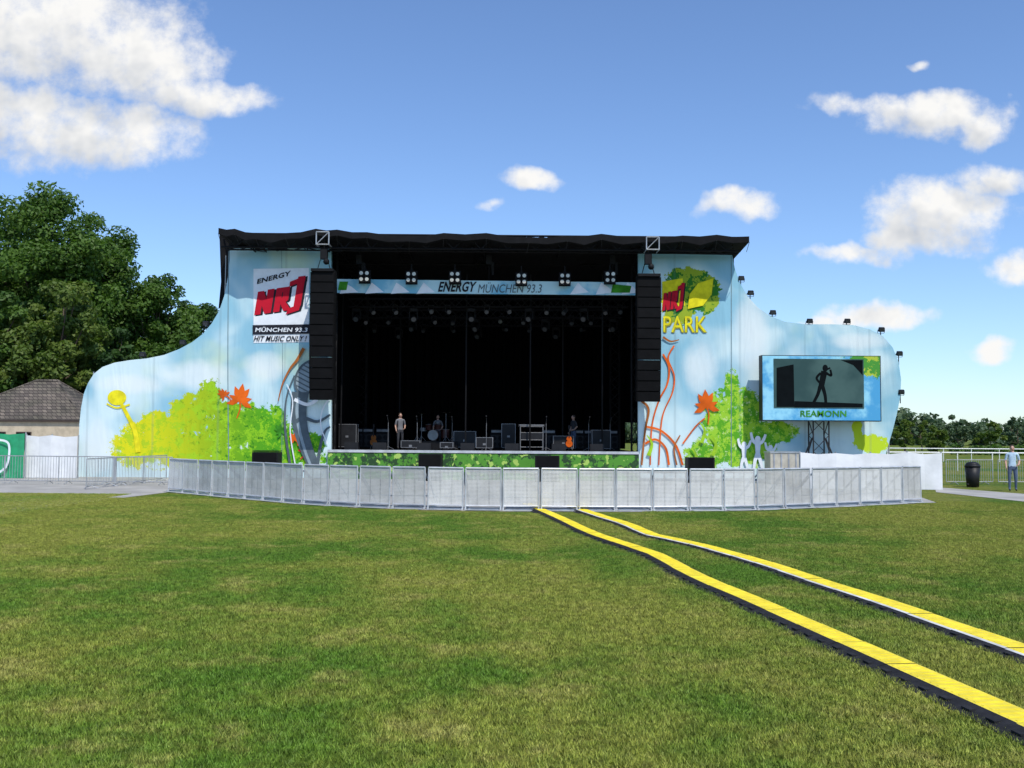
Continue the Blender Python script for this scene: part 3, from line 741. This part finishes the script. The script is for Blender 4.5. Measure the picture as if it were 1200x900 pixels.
mb.tube(a+Vector((.6,.2,.15)),a+Vector((.6,.2,.6)),.22,0,16); mb.tube(a+Vector((.6,.2,.6)),a+Vector((.6,.2,.61)),.21,1,16)
mb.tube(a+Vector((-.55,.25,.5)),a+Vector((-.55,.25,.66)),.18,4,16); mb.tube(a+Vector((-.55,.25,.66)),a+Vector((-.55,.25,.67)),.17,1,16)
for dx,dy,z_,r in((-.85,0,1.0,.2),(-.6,-.2,1.4,.24),(.65,-.2,1.45,.25),(.95,.1,1.25,.25)):
    mb.tube(a+Vector((dx,dy,0)),a+Vector((dx,dy,z_)),.014,4,5); mb.tube(a+Vector((dx,dy,z_)),a+Vector((dx,dy,z_+.02)),r,2,16,.03)
    for k in range(3): th=k*2.1; mb.tube(a+Vector((dx,dy,.25)),a+Vector((dx+.22*math.cos(th),dy+.22*math.sin(th),0)),.01,4,4)
mb.build('drum_kit',[DRM,HEAD,CYM,BLACK,CASET])
def micstand(px,d):
    a=at(px,d); mb=MB(); mb.tube(a,a+Vector((0,0,1.3)),.014,0,5); mb.tube(a+Vector((0,.1,1.25)),a+Vector((0,-.35,1.55)),.011,0,5); mb.tube(a+Vector((0,-.33,1.54)),a+Vector((0,-.48,1.6)),.02,1,8,.03); mb.ball(a+Vector((0,-.5,1.61)),.035,1,8,6)
    for k in range(3): th=k*2.1+.4; mb.tube(a+Vector((0,0,.15)),a+Vector((.3*math.cos(th),.3*math.sin(th),.01)),.011,0,4)
    mb.build('microphone_stand',[CASET,DKSTEEL])
for px,d in((570,D+1.8),(455,D+2.2),(690,D+2.4),(530,D+4),(715,D+4),(489,D+3.6),(640,D+2.2)): micstand(px,d)
def guitar(px,d,mt):
    a=at(px,d); mb=MB()
    for x,z,r in((0,.32,.17),(0,.56,.13)): mb.tube(a+Vector((x,-.03,z)),a+Vector((x,.03,z)),r,0,18)
    mb.box(a+Vector((0,-.01,.44)),(.16,.05,.2),0); mb.box(a+Vector((0,-.03,.86)),(.05,.025,.5),1); mb.box(a+Vector((0,-.02,1.16)),(.08,.02,.16),1)
    for s in(-.18,0,.18): mb.tube(a+Vector((0,.06,.5)),a+Vector((s,.1+.12*(s==0),0)),.012,2,5)
    mb.build('electric_guitar',[mt,STGMET,CASET])
guitar(438,D+4.6,BRN); guitar(667,D+4.0,ORG)
def sub(px0,px1,py,d):
    a=W(px0,py,d);b=W(px1,py,d); w_=b.x-a.x; mb=MB(); n=2 if w_>1.6 else 1
    for i in range(n):
        for z0 in np.arange(0,a.z,.62):
            h=min(.6,a.z-z0); c=Vector((a.x+w_*(i+.5)/n,d+.4,z0+h/2)); mb.box(c,(w_/n*.98,.8,h*.98),0); mb.box(c+Vector((0,-.41,0)),(w_/n*.86,.02,h*.84),1)
    mb.build('subwoofer_speaker',[BLACK,GRL])
sub(295,326,528,D-1.8); sub(806,838,536,D-1.8); sub(490,518,532,D-1.8); sub(627,656,534,D-1.8)

# ------------------------------------------------------------------ hoardings, tarps, hut
def hoarding(name,xpx,ytop,d,mt):
    e=empty(name); mb=MB(); n=len(xpx)
    for i in range(n-1):
        a=W(xpx[i],ytop[i],d); b=W(xpx[i+1],ytop[i+1],d)
        m1=(a+b)/2; 
        mb.face([(a.x,d,.02),(m1.x,d+.06,.02),(m1.x,d+.06,m1.z-.06),(a.x,d,a.z)]); mb.face([(m1.x,d+.06,.02),(b.x,d,.02),(b.x,d,b.z),(m1.x,d+.06,m1.z-.06)])
    mb.build('sheet',[mt],e,True)
    mb=MB()
    for i in range(n): a=W(xpx[i],ytop[i],d); mb.tube((a.x,d+.1,0),(a.x,d+.1,a.z+.05),.03)
    mb.build('posts',[STEEL],e)
    return e
gh=hoarding('green_site_hoarding',[-50,-10,29],[507,507,508],43,GTARP)
hoarding('white_site_hoarding',[30,60,91],[510,510,511],43.4,WTARP)
mb=MB(); ribbon(mb,[(-5,515),(10,520),(8,545),(-5,556)],2.5,2.5,42.9); mb.build('print',[WHP],gh)
hoarding('white_tarpaulin_fence',[938,980,1021,1064,1104],[530,531,531,530,531],38.5,WTARP)
BEIGE=mat('beige_board',(.45,.42,.34),.7)
def crate(px0,px1,y0,y1,d,name,mt):
    a=W(px0,y1,d);b=W(px1,y0,d); mb=MB(); h=b.z; w_=b.x-a.x; c=Vector(((a.x+b.x)/2,d+.5,h/2)); mb.box(c,(w_,1.0,h),0)
    for k in range(4): mb.box((a.x+w_*(k+.5)/4,d-.012,h/2),(.06,.02,h*.96),1)
    mb.box((c.x,d+.5,h+.03),(w_+.06,1.06,.06),1); mb.build(name,[mt,STEEL])
crate(903,937,531,560,42.5,'site_cabinet',BEIGE)

hut=empty('tiled_roof_hut'); dh=58
ROOF,t,b=newmat('roof_tiles'); p=t.pos(); br=t.new('ShaderNodeTexBrick')
mpv=t.new('ShaderNodeSeparateXYZ'); t.put(mpv.inputs[0],p); cb=t.new('ShaderNodeCombineXYZ'); t.put(cb.inputs[0],t.m('ADD',mpv.outputs[0],mpv.outputs[1])); t.put(cb.inputs[1],mpv.outputs[2]); t.put(br.inputs['Vector'],cb.outputs[0])
br.inputs['Color1'].default_value=(.10,.082,.068,1); br.inputs['Color2'].default_value=(.20,.165,.13,1); br.inputs['Mortar'].default_value=(.03,.022,.02,1); br.inputs['Scale'].default_value=1; br.inputs['Brick Width'].default_value=.28; br.inputs['Row Height'].default_value=.2; br.inputs['Mortar Size'].default_value=.02
t.put(b.inputs['Base Color'],t.mix(t.sstep(t.noise(p,.8,5),.3,.7),t.mix(1,br.outputs[0],(.6,.65,.6),'MULTIPLY'),br.outputs[0])); b.inputs['Roughness'].default_value=.9
PLAS=mat('plaster',(.50,.42,.30),.9,var=.12); WOOD=mat('dark_wood',(.06,.04,.03),.7)
x0=W(-75,492,dh).x; x1=W(98,492,dh).x; ze=W(50,492,dh).z; zr=W(60,446,dh+3).z; rx0=W(38,446,dh+3).x; rx1=W(64,446,dh+3).x
mb=MB(); e=[(x0,dh,ze),(x1,dh,ze),(x1,dh+7,ze),(x0,dh+7,ze)]; ra=(rx0,dh+3.5,zr); rb=(rx1,dh+3.5,zr)
mb.face([e[0],e[1],rb,ra]); mb.face([e[1],e[2],rb]); mb.face([e[2],e[3],ra,rb]); mb.face([e[3],e[0],ra]); 
mb.build('roof',[ROOF],hut)
mb=MB(); mb.box(((x0+x1)/2,dh+3.5,ze-.06),(x1-x0-.04,6.96,.1),1)
mb.box(((x0+x1)/2,dh+3.6,(ze-.12)/2),(x1-x0-.6,6.8,ze-.12),0)
mb.tube(ra,rb,.1,2); 
for q_ in(e[0],e[3]): mb.tube(q_,ra,.08,2)
for q_ in(e[1],e[2]): mb.tube(q_,rb,.08,2)
mb.build('walls',[PLAS,WOOD,ROOF],hut)
mb=MB()
for xx in(x0+1.6,x0+3.6,x1-3.6): mb.box((xx,dh+.18,1.5),(.9,.06,1.1),0); mb.box((xx,dh+.14,1.5),(.8,.02,1.0),1); mb.box((xx,dh+.12,1.5),(.04,.02,1.0),0)
mb.build('windows',[WOOD,GRL],hut)

# ------------------------------------------------------------------ trees
def leafmat(name,c1,c2,tw=.3):
    m,t,b=newmat(name); at_=t.new('ShaderNodeAttribute'); at_.attribute_name='tint'; 
    c=t.mix(at_.outputs['Fac'],c1,c2); t.put(b.inputs['Base Color'],c); b.inputs['Roughness'].default_value=.55; b.inputs['Specular IOR Level'].default_value=.3
    tr=t.new('ShaderNodeBsdfTranslucent'); t.put(tr.inputs[0],t.mix(1,c,(1.2,1.5,.6),'MULTIPLY'))
    x=t.new('ShaderNodeMixShader'); x.inputs[0].default_value=tw; t.l.new(b.outputs[0],x.inputs[1]); t.l.new(tr.outputs[0],x.inputs[2]); t.l.new(x.outputs[0],m.node_tree.nodes['Material Output'].inputs[0]); return m
LEAF=leafmat('leaf_green',(.034,.080,.012),(.095,.175,.024)); LEAFL=leafmat('leaf_olive',(.060,.11,.016),(.15,.20,.035)); LEAFD=leafmat('leaf_dark',(.018,.050,.012),(.055,.115,.022)); LEAFF=leafmat('leaf_distant_haze',(.055,.10,.05),(.105,.15,.07),.2)  # LEAFF: aerial haze painted into the leaf colour, paler and bluer green
def leaves(name,C,Rr,npc,size,mt,parent,seed=0):
    rs=np.random.RandomState(seed); C=np.array(C); Rr=np.array(Rr); k=len(C)
    cnt=np.maximum(8,(npc*(Rr/Rr.mean())**2).astype(int)); idx=np.repeat(np.arange(k),cnt); N=len(idx)
    d=rs.randn(N,3); d/=np.linalg.norm(d,axis=1)[:,None]; rad=rs.rand(N)**.45
    P=C[idx]+d*(Rr[idx]*rad)[:,None]*np.array([1,1,.72])
    n=d*.7+rs.randn(N,3)*.6+np.array([0,-.1,.35]); n/=np.linalg.norm(n,axis=1)[:,None]
    a=np.cross(n,rs.randn(N,3)); a/=np.linalg.norm(a,axis=1)[:,None]; b=np.cross(n,a)
    s=size*(.6+.8*rs.rand(N))[:,None]
    V=np.stack([P-a*s,P+b*s*.55,P+a*s,P-b*s*.55],1).reshape(-1,3)
    me=bpy.data.meshes.new(name); me.vertices.add(4*N); me.vertices.foreach_set('co',V.ravel()); me.loops.add(4*N); me.loops.foreach_set('vertex_index',np.arange(4*N))
    me.polygons.add(N); me.polygons.foreach_set('loop_start',np.arange(0,4*N,4)); me.materials.append(mt)
    ct=rs.rand(k); tint=np.clip(ct[idx]*.6+rs.rand(N)*.4,0,1)
    at_=me.attributes.new('tint','FLOAT','FACE'); at_.data.foreach_set('value',tint.astype(np.float32)); me.update(calc_edges=True)
    o=bpy.data.objects.new(name,me); S.collection.objects.link(o); o.parent=parent; return o
def tree(x,y,h,rx,mt,name='broadleaf_tree',base=.22,ncl=110,npc=300,size=.17,seed=1):
    e=empty(name,(x,y,0)); rs=random.Random(seed); mb=MB()
    zb=h*base; cz=(h+zb)/2; rz=(h-zb)/2
    tr_=.028*h; top=Vector((rs.uniform(-.3,.3),0,h*.55)); mb.tube((0,0,0),(0,0,zb),tr_*1.15,0,10,tr_*.85); mb.tube((0,0,zb),top,tr_*.85,0,8,tr_*.4); mb.tube(top,(top.x,.2,h*.85),tr_*.4,0,6,.04)
    C=[];Rr=[]
    lob=[(rs.uniform(0,6.28),rs.uniform(-.7,.9),rs.uniform(.8,1.12)) for _ in range(14)]
    while len(C)<ncl:
        th=rs.uniform(0,6.283); zz=rs.uniform(-1,1); rr=max(0,1-abs(zz)**2.4)**.5
        f=rs.random()**.35
        k=1
        for a,z_,s in lob:
            da=math.cos(th-a); 
            if da>.75 and abs(zz-z_)<.35: k=s
        rc=rs.uniform(.07,.14)*h*.62
        f2=f*k
        c=Vector((math.cos(th)*rr*f2*(rx-rc*.6),math.sin(th)*rr*f2*(rx-rc*.6),cz+zz*f2*(rz-rc*.5)))
        C.append(c); Rr.append(rc)
    for i in range(0,ncl,3):
        c=C[i]; s=Vector((0,0,min(max(zb,c.z*.6),h*.6))); mid=s.lerp(c,.5)+Vector((0,0,-.1*h*.3)); mb.tube(s,mid,tr_*.28,0,5,tr_*.16,cap=False); mb.tube(mid,c,tr_*.16,0,4,.02,cap=False)
    mb.build('trunk_and_limbs',[BARK],e,True)
    leaves('crown',[tuple(c) for c in C],Rr,npc,size,mt,e,seed)
def treepx(px,topy,d,hwpx,mt,**k):
    a=W(px,topy,d); tree(a.x,d,a.z,hwpx/F*d,mt,**k)
treepx(62,210,78,100,LEAF,seed=11,ncl=160,npc=360,base=.12)
treepx(-65,210,84,105,LEAF,seed=12,base=.12,ncl=130)
treepx(5,225,88,80,LEAF,seed=23,base=.12)
treepx(125,245,82,55,LEAF,seed=22,ncl=100,base=.08)
treepx(182,300,84,62,LEAF,seed=13,base=.08)
treepx(230,338,88,38,LEAFD,seed=14,ncl=70,base=.05)
treepx(70,325,70,72,LEAFL,seed=15,ncl=100,base=.08)
treepx(-20,330,68,70,LEAF,seed=16,ncl=90,base=.08)
treepx(140,385,72,52,LEAFD,seed=17,ncl=80,base=.05)
treepx(205,390,78,48,LEAF,seed=18,ncl=80,base=.05)
treepx(-190,280,80,90,LEAF,seed=19,ncl=90)
treepx(15,400,74,60,LEAFD,seed=20,ncl=80,base=.03)
treepx(258,375,95,28,LEAFD,seed=21,ncl=50,base=.05)
C=[];Rr=[];rs=random.Random(5)
for i in range(640):
    x=rs.uniform(-330,520); y=rs.uniform(300,345)
    if i<320: x=rs.uniform(110,260)
    elif i<420: x=rs.uniform(15,60)
    hh=W(1120,485+7*math.sin(x*.09)+4*math.sin(x*.23+1),y).z
    r=rs.uniform(2,4); z=rs.uniform(0,max(1,hh-r)); C.append((x,y,z)); Rr.append(r)
e=empty('distant_tree_belt'); leaves('foliage',C,Rr,90,.8,LEAFF,e,3)
mb=MB()
for i in range(60): 
    x,y_,_=C[i*5]; mb.tube((x,y_,0),(x,y_,6),.3,0,5,.15)
mb.build('trunks',[BARK],e)
for px,ty,d,hw,sd_ in((1080,492,170,24,1),(1122,486,190,22,2),(1160,495,175,17,3),(1192,489,200,20,4),(1060,490,150,16,5),(1240,484,180,30,6),(1098,503,140,12,7)):
    treepx(px,ty,d,hw,LEAFL if sd_%2 else LEAFF,seed=30+sd_,ncl=26,npc=130,size=.38,base=.06)
C=[];Rr=[]
for i in range(120): C.append((rs.uniform(55,110),rs.uniform(124,127),rs.uniform(.3,1.0))); Rr.append(rs.uniform(.5,.9))
e=empty('hedge'); leaves('foliage',C,Rr,60,.22,LEAF,e,9)

def rail(name,d,px0,px1,h,step):
    mb=MB(); a=W(px0,520,d).x; b=W(px1,520,d).x; x=a
    mb.tube((a,d,h),(b,d,h),.045,0,8)
    while x<b: mb.tube((x,d,0),(x,d,h),.035,0,6); x+=step
    mb.build(name,[WHITE])
rail('white_running_rail',62,1040,1500,1.15,2.2); rail('white_running_rail',88,1040,1600,1.15,2.5)

a=G(1140,571); mb=MB(); mb.tube((a.x,a.y,.02),(a.x,a.y,.85),.24,0,16,.30); mb.tube((a.x,a.y,.85),(a.x,a.y,.95),.32,0,16,.28); mb.ball((a.x,a.y,.95),(.28,.28,.12),0); mb.tube((a.x-.3,a.y-.2,.1),(a.x-.3,a.y-.2,.16),.05,0)
mb.build('waste_bin',[STGMET],None,True)

# ------------------------------------------------------------------ people
SKIN=mat('skin',(.48,.28,.2),.5,var=.05); HAIR=mat('brown_hair',(.05,.03,.02),.7); SHIRT=mat('pale_blue_shirt',(.42,.55,.66),.8,bump=.3); JEAN=mat('jeans',(.07,.10,.17),.85,bump=.3); SHOE=mat('shoes',(.03,.03,.03),.6); EYE=mat('eye_dark',(.02,.015,.01),.3); DSH=mat('dark_shirt',(.03,.03,.035),.8); GSH=mat('grey_shirt',(.16,.16,.17),.8)
def person(name,loc,heading,shirt,pants):
    e=empty(name,loc); e.rotation_euler=(0,0,heading)
    def skin(vs,es,rs_,lvl=2):
        me=bpy.data.meshes.new('b'); me.from_pydata(vs,es,[]); o=bpy.data.objects.new('b',me); S.collection.objects.link(o)
        md=o.modifiers.new('s','SKIN'); 
        for i,r in enumerate(rs_): 
            me.skin_vertices[0].data[i].radius=r if hasattr(r,'__len__') else (r,r)
        me.skin_vertices[0].data[0].use_root=True
        s=o.modifiers.new('u','SUBSURF'); s.levels=lvl; s.render_levels=lvl
        dg=bpy.context.evaluated_depsgraph_get(); m2=bpy.data.meshes.new_from_object(o.evaluated_get(dg)); bpy.data.objects.remove(o); return m2
    arms=[[(.185,0,1.42),(.235,-.03,1.15),(.225,.10,.93),(.215,.14,.86)],[(-.185,0,1.42),(-.25,-.05,1.16),(-.20,.12,1.02),(-.15,.19,1.0)]]
    vs=[(0,0,.96),(0,0,1.10),(0,0,1.30),(0,-.01,1.45),(0,0,1.54),(0,.01,1.58)]; rr=[(.145,.10),(.13,.09),(.16,.105),(.09,.07),(.052,.055),(.05,.055)]; es=[(0,1),(1,2),(2,3),(3,4),(4,5)]
    for s,fw in((1,.04),(-1,-.06)):
        b=len(vs); vs+=[(s*.095,0,.88),(s*.11,.03+fw*.5,.50),(s*.115,fw,.10),(s*.12,fw+.15,.045)]; rr+=[.095,.062,.045,(.045,.035)]; es+=[(0,b),(b,b+1),(b+1,b+2),(b+2,b+3)]
    for ar in arms:
        b=len(vs); vs+=ar; rr+=[.062,.045,.030,(.034,.018)]; es+=[(3,b),(b,b+1),(b+1,b+2),(b+2,b+3)]
    me=skin(vs,es,rr); 
    for m in(shirt,pants,SKIN,SHOE): me.materials.append(m)
    for p in me.polygons:
        c=p.center; p.use_smooth=True
        if c.z<.09: k=3
        elif c.z<.97 and abs(c.x)<.19 : k=1
        elif c.z>1.50: k=2
        elif (abs(c.x)>.17 or c.y>.12) and c.z<1.20: k=2
        else: k=0
        p.material_index=k
    o=bpy.data.objects.new('body',me); S.collection.objects.link(o); o.parent=e
    for ar in arms:
        w_=Vector(ar[3]); dr=(Vector(ar[3])-Vector(ar[2])).normalized(); side=dr.cross(Vector((1,0,0))).normalized() if abs(dr.x)<.8 else Vector((0,0,1))
        for k,(of,L) in enumerate(((-.027,.07),(-.009,.08),(.009,.075),(.027,.06))):
            p0=w_+side*of; m2=skin([tuple(p0),tuple(p0+dr*L*.5),tuple(p0+dr*L*.85+Vector((-.02*math.copysign(1,ar[0][0]),0,-.01)))],[(0,1),(1,2)],[.009,.008,.007],1); m2.materials.append(SKIN); f=bpy.data.objects.new('finger',m2); S.collection.objects.link(f); f.parent=e
        p0=w_-dr*.05; m2=skin([tuple(p0),tuple(p0+side*-.035+dr*.03),tuple(p0+side*-.045+dr*.065)],[(0,1),(1,2)],[.012,.010,.008],1); m2.materials.append(SKIN); f=bpy.data.objects.new('thumb',m2); S.collection.objects.link(f); f.parent=e
    mb=MB(); mb.ball((0,.015,1.65),(.076,.095,.115),0,16,12); mb.ball((0,.105,1.64),(.014,.022,.022),0); mb.ball((.078,.0,1.645),(.012,.022,.032),0); mb.ball((-.078,0,1.645),(.012,.022,.032),0)
    mb.ball((.03,.095,1.665),.011,1); mb.ball((-.03,.095,1.665),.011,1); mb.ball((0,.098,1.595),(.025,.012,.006),3)
    mb.ball((0,-.012,1.69),(.086,.098,.10),2,16,10); mb.build('head',[SKIN,EYE,HAIR,RED],e,True)
a=G(1187,576); person('standing_person',(a.x,a.y,.01),math.radians(160),SHIRT,JEAN)
a=at(469,D+3.2); person('stage_technician',tuple(a),math.radians(200),GSH,DSH)
a=at(672,D+5); person('stage_technician',tuple(a),math.radians(120),DSH,JEAN)
a=at(513,D+7.2); person('stage_technician',(a.x,a.y,a.z),math.radians(180),GSH,DSH)
